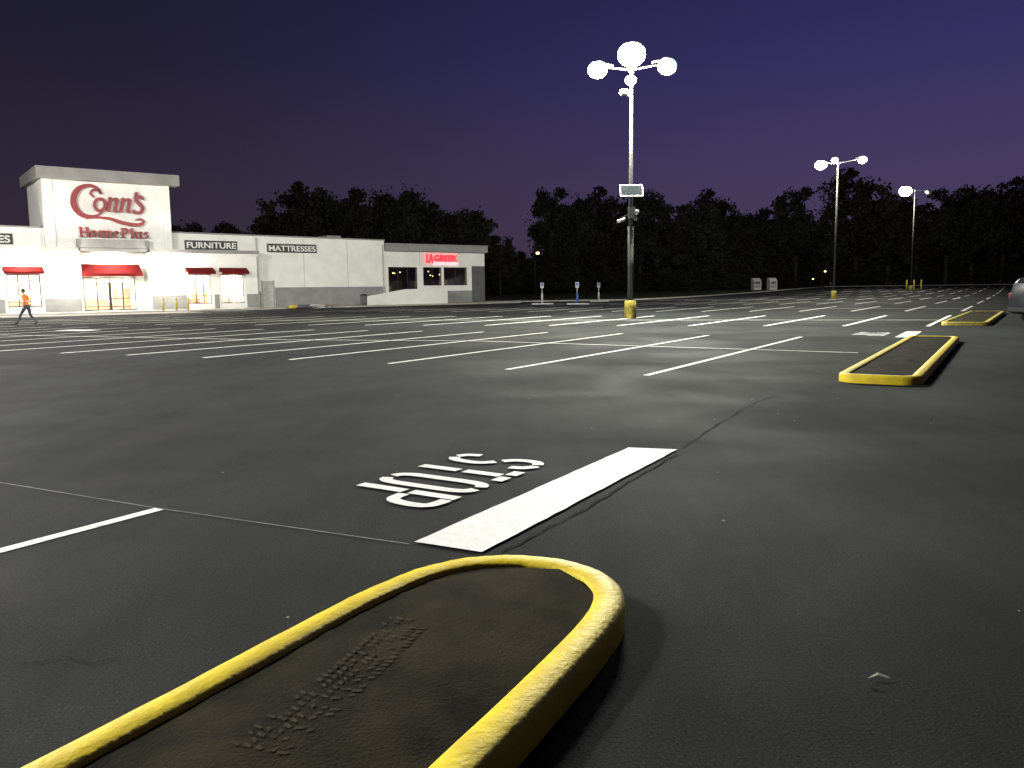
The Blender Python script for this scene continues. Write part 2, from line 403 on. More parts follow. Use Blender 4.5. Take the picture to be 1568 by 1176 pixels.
p=box("solar_panel",-.52,.5,-.03,.03,-.28,.28,M['carglass'],e,.01); p.location=(0,-.25,6.05); p.rotation_euler=(math.radians(-28),0,0)
fr=boxes("solar_frame",[(-.56,.54,-.036,.036,-.32,-.281),(-.56,.54,-.036,.036,.281,.32),(-.56,-.521,-.036,.036,-.28,.28),(.501,.54,-.036,.036,-.28,.28)],M['bin'],e)
fr.location=(0,-.25,6.05); fr.rotation_euler=(math.radians(-28),0,0)
box("control_cabinet",-.16,.16,-.3,-.1,4.75,5.3,M['lensoff'],e,.02)
tube("camera_arm",[(-.1,-.1,4.95),(-.45,-.2,4.8)],[.03,.03],M['metal'],e)
tube("security_camera",[(-.66,-.25,4.62),(-.3,-.2,4.72)],[.085,.085],M['bin'],e)
ellipsoid("dome_camera",(.25,-.15,5.05),(.12,.12,.14),M['bin'],e); ellipsoid("dome_camera",(.22,-.15,4.75),(.1,.1,.12),M['lensoff'],e)
tube("pole_sleeve",[(0,0,.86),(0,0,4.4)],[.14,.135],M['housing'],e)
lamp((34.0,87.4,0),14.0,[(-1.9,-.3,13.75,'w',1.25,8000),(-.5,-.4,14.25,'d',.7,2500),(2.6,.2,14.3,'w',.95,7000)])
lamp((65.5,136,hgt(0,136)),16.2,[(-1.7,-.3,16.0,'w',2.1,9000),(2.2,.2,15.9,'o',1.0,0)])
lamp((-17,10,0),11.7,[(-1.6,-.1,11.65,'w',1,7500),(1.7,.2,11.85,'w',1,8500),(0,-.9,12.0,'w',1.1,8500)],colr=(1,.985,.94))
lamp((-34,36,0),12.5,[(-1.6,-.1,12.4,'w',1,15000),(1.7,.2,12.5,'w',1,15000)],colr=(1,.97,.90))  # unseen lot lamp off to the left, added to brighten the store wall
# ---------------------------------------------------------------- building
bd=empty("retail_store",(bo.x,bo.y,0),math.atan2(UU.y,UU.x))
def wallpoly(name,pts,y0,y1,mat):
    n=len(pts); vs=[(u,y0,z) for u,z in pts]+[(u,y1,z) for u,z in pts]
    fs=[tuple(range(n)),tuple(range(2*n-1,n-1,-1))]+[(i,i+n,(i+1)%n+n,(i+1)%n) for i in range(n)]
    return mesh(name,vs,fs,mat,bd)
def holed(name,u0,u1,z0,z1,y0,y1,holes,mat):
    us=sorted({u0,u1}|{h[0] for h in holes}|{h[1] for h in holes}); L=[]
    for a,b in zip(us,us[1:]):
        hs=sorted([(h[2],h[3]) for h in holes if h[0]<=a and h[1]>=b]); z=z0
        for h in hs:
            if h[0]>z: L.append((a,b,y0,y1,z,h[0]))
            z=h[1]
        if z<z1: L.append((a,b,y0,y1,z,z1))
    return boxes(name,L,mat,bd)
boxes("rear_walls",[(-28,-27.7,.3,30,0,6.4),(44.4,44.7,.3,30,0,5.9),(-28,44.7,30,30.3,0,6.2)],M['grey'],bd)
wallpoly("roof",[(-27.7,6.0),(32.6,5.9),(32.6,5.8),(-27.7,5.9)],.3,30,M['dgrey'])
boxes("restaurant_roof",[(32.6,44.4,.3,30,5.5,5.6)],M['dgrey'],bd)
wallpoly("upper_wall",[(-28,4.75),(32.6,4.75),(32.6,6.28),(-28,6.7)],0,.3,M['white'])
wallpoly("parapet_coping",[(-28.05,6.702),(32.65,6.282),(32.65,6.39),(-28.05,6.82)],-.07,.37,M['capgrey'])
holed("lower_wall",19.4,32.6,0,4.748,0,.3,[(20.2,21.2,.15,2.4)],M['white'])
boxes("lower_wall_far",[(-28,-4,0,.3,0,4.748)],M['white'],bd)
boxes("wainscot",[(21.35,32.6,-.04,-.003,0,1.85),(19.42,20.05,-.04,-.003,0,1.5)],M['grey'],bd)
box("service_door",20.22,21.18,.03,.09,.15,2.38,M['bin'],bd); boxes("service_door_frame",[(20.1,20.198,-.05,-.003,.15,2.5),(21.202,21.3,-.05,-.003,.15,2.5)],M['concrete'],bd)
W=[(.5,2.7,.55,3.0)]; W2=[(13.5,15.4,.55,3.0),(16.2,18.2,.55,3.0)]
holed("bay_wall",-4,5.5,0,4.75,-1.0,.3,W,M['white'])
holed("bay_wall",10.5,19.4,0,4.75,-1.0,.3,W2,M['white'])
boxes("bay_cap",[(-4.15,5.4,-1.2,-.003,4.752,5.02),(10.6,19.58,-1.2,-.003,4.752,5.02)],M['capgrey'],bd)
boxes("bay_cap_trim",[(-4.08,5.45,-1.08,-1.003,4.55,4.75),(10.55,19.5,-1.08,-1.003,4.55,4.75)],M['white'],bd)
boxes("bay_wainscot",[(-4,.3,-1.04,-1.003,0,1.15),(2.9,5.4,-1.04,-1.003,0,1.15),(10.6,13.3,-1.04,-1.003,0,1.3),(15.6,16.0,-1.04,-1.003,0,1.3),(18.4,19.4,-1.04,-1.003,0,1.3)],M['grey'],bd)
boxes("wall_control_joint",[(24.2,24.23,-.006,-.002,1.86,6.2),(28.6,28.63,-.006,-.002,1.86,6.2),(36.6,36.63,-.006,-.002,3.8,5.28)],M['capgrey'],bd)
boxes("downspout",[(19.75,19.87,-.12,-.003,.15,6.2),(32.35,32.47,-.12,-.045,.15,5.9)],M['bin'],bd)
boxes("tower_body",[(3.3,12.5,-.5,-.003,5.023,10.15),(3.3,3.6,.303,6,6.7,10.15),(12.2,12.5,.303,6,6.7,10.15),(3.3,12.5,6,6.3,6,10.15),(3.3,12.5,0,.3,6.7,10.15)],M['white'],bd)
boxes("tower_pilaster",[(3.3,4.0,-.62,-.503,5.023,10.15),(11.9,12.5,-.62,-.503,5.023,10.15)],M['white'],bd)
boxes("tower_cornice",[(2.9,13.2,-1.15,6.9,10.152,11.0)],M['capgrey'],bd)
holed("portal_wall",5.5,10.5,0,5.02,0,.3,[(5.8,9.6,.15,2.75)],M['white'])
boxes("portal_fascia",[(5.4,10.6,-.95,-.503,5.05,5.72)],M['grey'],bd)
boxes("portal_fascia_soffit",[(5.503,10.497,-.95,-.003,4.8,5.02)],M['grey'],bd)
def glaze(u0,u1,z0,z1,y,nv,nh=()):
    L=[(u0,u0+.06,y-.04,y+.04,z0,z1),(u1-.06,u1,y-.04,y+.04,z0,z1),(u0+.06,u1-.06,y-.04,y+.04,z0,z0+.08),(u0+.06,u1-.06,y-.04,y+.04,z1-.08,z1)]
    for k in range(1,nv): u=u0+(u1-u0)*k/nv; L.append((u-.035,u+.035,y-.036,y+.036,z0+.08,z1-.08))
    for z in nh: L.append((u0+.06,u1-.06,y-.032,y+.032,z-.03,z+.03))
    boxes("window_frame",L,M['frame'],bd)
    mesh("window_glass",[(u0,y,z0),(u1,y,z0),(u1,y,z1),(u0,y,z1)],[(0,1,2,3)],M['glass'],bd)
glaze(.5,2.7,.55,3.0,-.85,3,(.95,2.5)); glaze(13.5,15.4,.55,3.0,-.85,3,(1.2,)); glaze(16.2,18.2,.55,3.0,-.85,3,(1.2,))
glaze(5.8,9.6,.15,2.75,.12,4,(2.3,.45,1.1))
boxes("door_stile",[(7.6,7.8,.06,.17,.15,2.3),(6.72,6.8,.06,.17,.2,2.3),(8.6,8.7,.06,.17,.2,2.3)],M['frame'],bd)
def awning(u0,u1,z0,z1,y,d):
    vs=[(u0,y,z1),(u1,y,z1),(u1+.0,y-d,z0+.18),(u0,y-d,z0+.18),(u0,y-d,z0),(u1,y-d,z0),(u0,y,z0+.18),(u1,y,z0+.18)]
    mesh("awning",vs,[(0,1,2,3),(3,2,5,4),(0,3,6),(1,7,2)],M['awning'],bd)
awning(.3,2.9,3.0,3.55,-1.01,.7); awning(13.3,15.6,3.0,3.55,-1.01,.7); awning(16.1,18.45,3.0,3.55,-1.01,.7); awning(5.55,9.95,2.85,3.8,-.01,1.15)
boxes("shop_interior",[(-3.5,19.0,9,9.2,.16,4.0),(-3.5,19.0,.4,9,.05,.15),(-3.5,19.0,.4,9,4.0,4.1),(-3.7,-3.5,.4,9,.16,4.0),(19.0,19.2,.4,9,.16,4.0)],M['inter'],bd)
def sofa(u,y):
    boxes("display_sofa",[(u,u+1.9,y,y+.85,.16,.55),(u,u+1.9,y+.65,y+.9,.56,1.0),(u-.2,u-.003,y,y+.9,.16,.75),(u+1.903,u+2.1,y,y+.9,.16,.75)],M['sofa'],bd)
sofa(6.6,4);sofa(14,3);sofa(.5,4);sofa(17,4.2)
boxes("display_shelf",[(9.4,9.9,3,7,.16,1.9),(4.5,5,3,7,.16,1.9),(15.8,16.1,2,6,.16,2.0)],M['sofa'],bd)
for u in (1.6,7.5,14.5,17.5):
    l=bpy.data.lights.new("ceiling_light",'AREA'); l.energy=1700; l.size=2.2; l.color=(1,.93,.82); o=link(bpy.data.objects.new("ceiling_light",l),bd); o.location=(u,3.5,3.9)
def sconce(u,y,z,power):
    boxes("sconce_bracket",[(u-.1,u+.1,y-.12,y-.003,z-.1,z+.12)],M['frame'],bd)
    ellipsoid("sconce_lamp",(u,y-.26,z),(.26,.2,.34),M['sconce'],bd)
    l=bpy.data.lights.new("sconce_light",'POINT'); l.energy=power; l.color=(1,.91,.76); l.shadow_soft_size=.15; o=link(bpy.data.objects.new("sconce_light",l),bd); o.location=(u,y-.8,z)
sconce(4.6,-1.045,3.1,1100); sconce(11.6,-1.045,3.1,1100); sconce(1.6,-1.045,4.2,500); sconce(-2.5,-1.045,3.4,500)
l=bpy.data.lights.new("portal_downlight",'AREA'); l.energy=260; l.size=1.2; l.color=(1,.92,.8); o=link(bpy.data.objects.new("portal_downlight",l),bd); o.location=(7.9,-.55,4.75)
def strokes(name,L,y,depth,mat,ox,oz,su,sz,shear=0):
    V=[];F=[]
    for n_i,(pts,ws,sm,cl) in enumerate(L):
        if not hasattr(ws,'__len__'): ws=[ws]*len(pts)
        v,f=ribbon2d(pts,ws,sm,cl); o=len(V)
        for x,yy in v: V.append((ox+(x+shear*yy)*su,y-.004*(n_i%7),oz+yy*sz))
        F+=[tuple(o+i for i in q) for q in f]
    ob=mesh(name,V,F,mat,bd); s=ob.modifiers.new("thick",'SOLIDIFY'); s.thickness=depth; s.offset=0
    return ob
def px(p): return (p[0]-107,357-p[1])
conn=[
 ([(139,309),(134,303),(138,297),(146,297),(150,303),(146,295),(137,290),(126,291),(114,299),(108,313),(109,327),(117,338),(130,342),(143,339),(152,331)],[2.5,3,3.5,4,3,4,5,6.5,8,9,9,8,6.5,4,1.5],5,False),
 ([(148,311),(141,315),(139,324),(143,331),(150,330),(155,323),(154,314)],[4.5]*7,5,True),
 ([(161,311),(164,309),(162,320),(159,332)],[2,4.5,5,5],4,False),([(161,320),(168,311),(174,311),(172,322),(170,331),(175,331)],[2,3.5,5,5,5,2],4,False),
 ([(181,311),(184,309),(182,320),(179,332)],[2,4.5,5,5],4,False),([(181,320),(188,311),(194,311),(192,322),(190,331),(196,331)],[2,3.5,5,5,5,2],4,False),
 ([(204,297),(205,301),(201,308)],[5,5,1.5],4,False),
 ([(216,309),(213,304),(207,305),(205,311),(210,317),(214,323),(211,331),(203,332),(199,327)],[4,4,5,5,6,6,5,5,3],4,False),
 ([(124,346),(140,343),(160,344),(180,350),(198,353),(211,351),(214,345),(208,343),(201,345)],[1,3,5,6,6,5,3.5,3,1.5],5,False)]
conn=[([px(p) for p in a],b,c,d) for a,b,c,d in conn]
strokes("sign_script",conn,-.68,.14,M['redsign'],5.35,6.75,.0468,.0455)
hp=[]
def stem(x,z0=0,z1=1,t=.22,s=True):
    hp.append(([(x,z0),(x,z1)],t,1,False))
    if s: hp.append(([(x-.18,z0+.05),(x+.18,z0+.05)],.09,1,False)); hp.append(([(x-.18,z1-.05),(x+.1,z1-.05)],.09,1,False))
stem(.2);stem(.8);hp.append(([(.3,.5),(.7,.5)],.14,1,False))
hp.append(([(1.4,.65),(1.2,.5),(1.2,.2),(1.4,.05),(1.6,.2),(1.6,.5)],[.13,.2,.2,.13,.2,.2],5,True))
for x in(2.05,2.5,2.95): stem(x,0,.7)
hp.append(([(2.1,.55),(2.3,.66),(2.48,.56)],.12,4,False)); hp.append(([(2.55,.55),(2.75,.66),(2.93,.56)],.12,4,False))
hp.append(([(3.38,.36),(3.75,.38),(3.74,.56),(3.56,.65),(3.38,.5),(3.38,.2),(3.55,.05),(3.80,.14)],[.09,.09,.15,.13,.2,.2,.13,.08],4,False))
stem(4.2,0,1,.22);hp.append(([(4.2,.93),(4.55,.92),(4.72,.72),(4.55,.48),(4.3,.45)],[.12,.14,.2,.14,.12],4,False))
stem(5.12,0,1);stem(5.55,.1,.7,.2,False);stem(6.0,0,.7,.2);hp.append(([(5.55,.15),(5.7,.04),(5.95,.12)],.13,4,False))
hp.append(([(6.7,.56),(6.52,.66),(6.38,.53),(6.52,.37),(6.68,.2),(6.52,.05),(6.32,.13)],[.09,.12,.15,.18,.15,.12,.09],4,False))
strokes("sign_lettering",hp,-.68,.14,M['redsign'],5.6,5.86,.755,.78)
def text(name,s,u0,u1,z0,z1,y,mat,off=.0,ext=.03):
    t=bpy.data.curves.new(name,'FONT'); t.body=s; t.size=1; t.extrude=ext; t.offset=off; t.materials.append(mat)
    ob=bpy.data.objects.new(name,t); link(ob,bd); bpy.context.view_layer.update()
    dx,dy=ob.dimensions.x,ob.dimensions.y
    sx=(u1-u0)/dx; sz=(z1-z0)/dy
    ob.scale=(sx,sz,1); ob.rotation_euler=(math.pi/2,0,0); ob.location=(u0-.05*sx,y,z0+.0*sz)
    return ob
for s,a,b,c,d in [("FURNITURE",13.8,17.95,5.22,5.72),("MATTRESSES",20.9,25.35,5.1,5.6),("APPLIANCES",-3.6,1.1,5.35,5.88)]:
    box("sign_backing",a-.12,b+.12,-.1,-.003,c-.12,d+.14,M['signblack'],bd); text("sign_letters",s,a,b,c,d,-.13,M['signwhite'],.012)
holed("restaurant_wall",32.6,43.0,0,5.3,0.0,.3,[(33.0,36.3,1.3,3.75),(37.0,39.2,1.9,3.75),(39.5,42.4,1.9,3.75)],M['white'])
boxes("restaurant_side_wall",[(43.0,44.7,.0,.3,0,3.9)],M['dgrey'],bd); boxes("restaurant_side_upper",[(43.0,44.7,0,.3,3.9,5.3)],M['white'],bd)
boxes("restaurant_fascia",[(32.66,44.9,-.35,.35,5.302,5.95)],M['grey'],bd); boxes("restaurant_coping",[(32.68,44.95,-.42,.4,5.952,6.05)],M['capgrey'],bd)
boxes("restaurant_wainscot",[(36.6,42.98,-.04,-.003,0,1.35)],M['grey'],bd)
glaze(33.0,36.3,1.3,3.75,.1,3,()); glaze(37.0,39.2,1.9,3.75,.1,2); glaze(39.5,42.4,1.9,3.75,.1,2)
boxes("restaurant_interior",[(32.8,44,7,7.2,.2,4.2),(32.8,44,.4,7,.05,.2),(32.8,44,.4,7,4.2,4.3)],M['interdark'],bd)
boxes("restaurant_furniture",[(34,35,3,3.6,.2,1.9),(37.5,38.3,2,2.6,.2,2.4),(40.8,41.6,2.5,3,.2,2.5)],M['sofa'],bd)
for i in range(9):
    ellipsoid("pendant_bulb",(33.4+i*1.05+random.uniform(-.2,.2),random.uniform(1,5),random.uniform(2.9,3.5)),(.06,.06,.06),M['warm'],bd,8,6)
l=bpy.data.lights.new("restaurant_light",'POINT'); l.energy=25; l.color=(1,.65,.35); l.shadow_soft_size=.3; o=link(bpy.data.objects.new("restaurant_light",l),bd); o.location=(36,3.2,3.2)
text("restaurant_sign_small","LA",37.3,38.15,4.25,5.15,-.2,M['neon'],.03,.08)
box("restaurant_sign_panel",38.2,41.25,-.12,-.003,3.95,4.3,M['neonback'],bd)
text("restaurant_sign_letters","GREEK",38.3,41.15,4.36,5.05,-.2,M['neon'],.03,.08)
wallpoly("ramp_wall",[(28.6,.12),(37.8,.12),(37.8,1.6),(33.0,1.55),(29.3,1.0),(28.6,.85)],-3.2,-3.0,M['white'])
boxes("ramp_landing",[(32.8,37.8,-2.99,-.05,.12,.6),(37.6,37.8,-2.99,-.05,.61,1.6)],M['white'],bd)
boxes("hvac_unit",[(28.5,30,4,6,6.0,6.9),(10,12.2,12,14,6.0,7.0)],M['capgrey'],bd)
tube("roof_vent",[(24.8,3,6),(24.8,3,6.75)],[.09,.09],M['metal'],bd)
box("pavement",-28,46,-4.6,-.001,-.02,.12,M['concrete'],bd,.02)
box("pavement_apron",-28,12,-9.2,-4.603,-.02,.018,M['concrete'],bd)
def bollard(loc,h=1.1,parent=None,r=.085):
    e=empty("bollard",loc,parent=parent); tube("post",[(0,0,0),(0,0,h-.05),(0,0,h)],[r,r,r*.6],M['oldyellow'],e,12); tube("band",[(0,0,h-.3),(0,0,h-.2)],[r*1.04,r*1.04],M['bin'],e,12); return e
def bl(u,y): q=bo+UU*u+Vector((-.613,.7901))*y; return q
for u in(10.6,11.6,12.5):
    q=bl(u,-4.0); bollard((q.x,q.y,.12),.95)
for x in(71.0,72.3,73.6): bollard((x,149,hgt(0,149)),1.7,r=.14)
q=bl(22.5,-5.4); e=empty("debris_pile",(q.x,q.y,0),.6)
for i in range(9):
    b=box("board",-.9,.9,-.09,.09,-.04,.04,M['sofa'] if i%3 else M['bin'],e); b.location=(random.uniform(-1.5,1.5),random.uniform(-.5,.5),.06+.07*i*.5); b.rotation_euler=(random.uniform(-.1,.1),random.uniform(-.12,.12),random.uniform(-.6,.6))
for i in range(4): ellipsoid("rubble_sack",(random.uniform(-2.2,2),random.uniform(-.6,.3),.18),(.42,.28,.2),M['oldyellow'] if i==1 else M['dgrey'],e,12,8)
q=bl(28.0,-4.2); e=empty("trash_bin",(q.x,q.y,.12)); tube("bin_body",[(0,0,0),(0,0,.9)],[.28,.32],M['dgrey'],e,16); tube("bin_lid",[(0,0,.9),(0,0,.98),(0,0,1.05)],[.35,.34,.12],M['frame'],e,16)
# ---------------------------------------------------------------- sign posts, bins
def sign(loc,blue=True):
    e=empty("parking_sign",loc); tube("post",[(0,0,0),(0,0,2.0)],[.035,.035],M['bin'],e,8); tube("post_guard",[(0,0,0),(0,0,1.0)],[.09,.09],M['blue'] if blue else M['bin'],e,12)
    box("sign_plate",-.16,.16,-.06,-.04,1.5,2.0,M['bin'],e,.004); box("sign_symbol",-.11,.11,-.066,-.0615,1.68,1.94,M['blue'],e); 
    box("wheel_stop",-1.0,1.0,-1.0,-.82,0,.12,M['bin'],e,.03)
sign((2.9,77.2,0),False); sign((6.0,75.2,0),True); sign((9.3,88,0),False)
def bin_(loc):
    e=empty("donation_bin",loc,.2); 
    box("body",-.75,.75,-.6,.6,.1,1.75,M['bin'],e,.04); wv=[(-.75,-.6,1.76),(.75,-.6,1.76),(.75,.6,1.76),(-.75,.6,1.76),(-.75,.1,2.3),(.75,.1,2.3),(.75,.6,2.3),(-.75,.6,2.3)]
    mesh("chute_hood",wv,[(0,1,5,4),(4,5,6,7),(0,4,7,3),(1,2,6,5),(3,7,6,2)],M['bin'],e); box("chute_door",-.5,.5,-.66,-.603,1.2,1.65,M['dgrey'],e); box("label",-.55,.55,-.61,-.602,.5,.95,M['grey'],e); boxes("skids",[(-.7,-.5,-.55,.55,0,.1),(.5,.7,-.55,.55,0,.1)],M['dgrey'],e)
bin_((45.6,154.5,hgt(0,154))); bin_((48.4,154,hgt(0,154)))
def oldlamp(x,y,h,r):
    e=empty("street_or_window_light",(x,y,hgt(x,y))); tube("pole",[(0,0,0),(0,0,h),(.4,0,h+.4)],[.1,.07,.05],M['bark'],e,8); ellipsoid("bulb",(.5,0,h-.2),(r,r,r*.75),M['warm'],e,12,8); tube("cap",[(.5,0,h),(.5,0,h+.25)],[r,.08],M['housing'],e,12)
oldlamp(4.1,141,7.2,.3); oldlamp(66,176,3.6,.22); oldlamp(64.2,178,2.0,.16); oldlamp(-9.5,134,6.8,.12)  # the two low ones stand in for a distant building's lit windows
mesh("paper_litter",[(1.33,2.97,.02),(1.375,2.98,.028),(1.42,2.975,.014),(1.335,2.985,.012),(1.38,2.998,.03),(1.415,2.99,.018)],[(0,1,4,3),(1,2,5,4)],M['litter'])
LV=[];LF=[]
for i in range(40):
    x=random.uniform(-3,5);y=random.uniform(2.6,12);s=random.uniform(.004,.010);a=random.uniform(0,3)
    o=len(LV)
    for k in range(4): LV.append((x+s*math.cos(a+k*1.57)*random.uniform(.5,1.2),y+s*math.sin(a+k*1.57),.008+random.uniform(0,.008)))
    LF.append((o,o+1,o+2,o+3))
mesh("gravel_specks",LV,LF,M['litter'])
# ---------------------------------------------------------------- parked SUV at the right
def suv(loc,rz):
    e=empty("parked_car",loc,rz)
    S=[(-2.3,.45,.75,.80,.70,.60),(-2.22,.33,.95,1.0,.84,.74),(-1.5,.28,1.02,1.07,.92,.80),(-1.05,.28,1.05,1.12,.93,.80),(-.35,.28,1.06,1.62,.93,.68),(.2,.28,1.06,1.72,.93,.70),(1.3,.28,1.07,1.73,.93,.72),(2.05,.28,1.08,1.68,.92,.72),(2.27,.33,1.07,1.45,.90,.74),(2.36,.45,.95,1.02,.84,.76)]
    vs=[];fs=[]
    for x,zb,zm,zt,hw,ht in S:
        half=[(0,zb),(hw*.85,zb),(hw,zb+.15),(hw*1.0,(zb+zm)/2),(hw*.97,zm),(ht,zt-.05),(ht*.85,zt),(0,zt+.02)]
        ring=half+[(-a,b) for a,b in half[-2:0:-1]]
        for a,b in ring: vs.append((x,a,b))
    n=14
    for i in range(len(S)-1):
        for k in range(n): fs.append((i*n+k,(i+1)*n+k,(i+1)*n+(k+1)%n,i*n+(k+1)%n))
    fs.append(tuple(range(n))); fs.append(tuple((len(S)-1)*n+k for k in range(n))[::-1])
    b=mesh("body",vs,fs,M['carpaint'],e,smooth=True,mats=[M['carpaint'],M['carglass']])
    for p in b.data.polygons:
        c=p.center
        if 1.1<c.z<1.62 and -1.1<c.x<2.2 and abs(p.normal.z)<.85: p.material_index=1
    for sx in(-1.45,1.45):
        for sy in(-1,1):
            tube("wheel",[(sx,sy*.72,.36),(sx,sy*.76,.36),(sx,sy*.93,.36),(sx,sy*.96,.36)],[.33,.36,.36,.32],M['tyre'],e,24); tube("rim",[(sx,sy*.955,.36),(sx,sy*.975,.36)],[.22,.2],M['chrome'],e,16)
    for sy in(-1,1):
        ellipsoid("mirror",(-.75,sy*1.05,1.14),(.1,.14,.1),M['carpaint'],e,12,8); ellipsoid("headlight",(-2.2,sy*.68,.8),(.12,.16,.09),M['chrome'],e,12,8); box("tail_light",2.22,2.34,sy*.8-.08,sy*.8+.08,.85,1.1,M['redsign'],e,.02)
    box("grille",-2.36,-2.29,-.45,.45,.55,.78,M['chrome'],e,.02); box("bumper",2.25,2.45,-.8,.8,.38,.55,M['tyre'],e,.04)
suv((21.6,31.4,0),math.radians(188))
# ---------------------------------------------------------------- pedestrian
def person(loc,rz):
    e=empty("pedestrian",loc,rz)
    J={'pel':(0,0,.95,.15,.12),'waist':(.03,0,1.10,.135,.11),'chest':(.08,0,1.30,.16,.12),'ush':(.09,0,1.42,.12,.09),'neck':(.11,0,1.50,.055,.055),'hd':(.13,0,1.56,.06,.06),
       'shL':(.09,.19,1.42,.065,.065),'elL':(-.12,.26,1.18,.048,.048),'wrL':(-.05,.25,.95,.032,.032),
       'shR':(.09,-.19,1.42,.065,.065),'elR':(.10,-.26,1.15,.048,.048),'wrR':(.32,-.22,1.08,.032,.032),
       'hpL':(.0,.10,.90,.10,.10),'knL':(.28,.10,.53,.065,.065),'anL':(.50,.10,.13,.045,.045),'toL':(.68,.11,.06,.04,.035),
       'hpR':(.0,-.10,.90,.10,.10),'knR':(-.08,-.10,.48,.065,.065),'anR':(-.42,-.10,.17,.045,.045),'toR':(-.30,-.11,.04,.04,.035)}
    E=[('pel','waist'),('waist','chest'),('chest','ush'),('ush','neck'),('neck','hd'),('ush','shL'),('shL','elL'),('elL','wrL'),('ush','shR'),('shR','elR'),('elR','wrR'),('pel','hpL'),('hpL','knL'),('knL','anL'),('anL','toL'),('pel','hpR'),('hpR','knR'),('knR','anR'),('anR','toR')]
    def skinmesh(name,J,E,root,sub=2):
        ks=list(J); me=bpy.data.meshes.new(name); me.from_pydata([J[k][:3] for k in ks],[(ks.index(a),ks.index(b)) for a,b in E],[])
        ob=link(bpy.data.objects.new(name+"_tmp",me))
        ob.modifiers.new("s",'SKIN')
        for i,k in enumerate(ks):
            sv=me.skin_vertices[0].data[i]; sv.radius=(J[k][3],J[k][4]); sv.use_root=(k==root)
        s=ob.modifiers.new("d",'SUBSURF'); s.levels=sub; s.render_levels=sub
        bpy.context.view_layer.update(); dg=bpy.context.evaluated_depsgraph_get()
        m2=bpy.data.meshes.new_from_object(ob.evaluated_get(dg)); bpy.data.objects.remove(ob)
        for p in m2.polygons: p.use_smooth=True
        return m2
    m=skinmesh("body",J,E,'pel'); m.materials.clear()
    for mm in(M['cloth'],M['vest'],M['skin'],M['hair']): m.materials.append(mm)
    for p in m.polygons:
        c=p.center; p.material_index=2 if c.z>1.49 else (1 if c.z>1.0 else 0)
        if c.z<.12 : p.material_index=3
        if abs(c.y)>.2 and c.z<1.12: p.material_index=2
    link(bpy.data.objects.new("body",m),e)
    for sy,w,d in((1,(-.05,.25,.95),Vector((.12,0,-.99))),(-1,(.32,-.22,1.08),Vector((.95,.1,-.1)))):
        w=Vector(w); d.normalize(); s=Vector((0,1,0)).cross(d).normalized(); 
        H={'w':(*w,.028,.022),'p':(*(w+d*.07),.036,.02)};EE=[('w','p')]
        for i,(o,l) in enumerate([(-.028,.07),(-.01,.08),(.01,.076),(.028,.06)]):
            b=w+d*.085+s*o; H[f'a{i}']=(*b,.011,.011); H[f'b{i}']=(*(b+d*l*.5),.0095,.0095); H[f'c{i}']=(*(b+d*l*.85+Vector((0,-sy*l*.4,0))),.008,.008); EE+=[('p',f'a{i}'),(f'a{i}',f'b{i}'),(f'b{i}',f'c{i}')]
        t=w+d*.04-s*.045; H['t1']=(*t,.012,.012); H['t2']=(*(t+d*.045-s*.02),.009,.009); EE+=[('w','t1'),('t1','t2')]
        hm=skinmesh("hand",H,EE,'w',1); hm.materials.clear(); hm.materials.append(M['skin']); link(bpy.data.objects.new("hand",hm),e)
    ellipsoid("head",(.15,0,1.655),(.098,.078,.118),M['skin'],e); ellipsoid("hair",(.135,0,1.69),(.104,.086,.1),M['hair'],e)
    ellipsoid("nose",(.25,0,1.64),(.02,.014,.022),M['skin'],e,8,6)
    for sy in(-1,1):
        ellipsoid("eye",(.235,sy*.03,1.665),(.012,.014,.009),M['signwhite'],e,8,6); ellipsoid("ear",(.14,sy*.08,1.645),(.02,.01,.03),M['skin'],e,8,6)
    ellipsoid("mouth",(.24,0,1.60),(.008,.025,.006),M['redsign'],e,8,6)
    boxes("vest_reflective_band",[(-.1,.24,-.17,.17,1.16,1.2)],M['signwhite'],e).scale=(.92,.9,1)
person((-23.7,40.6,0),math.radians(180-12))
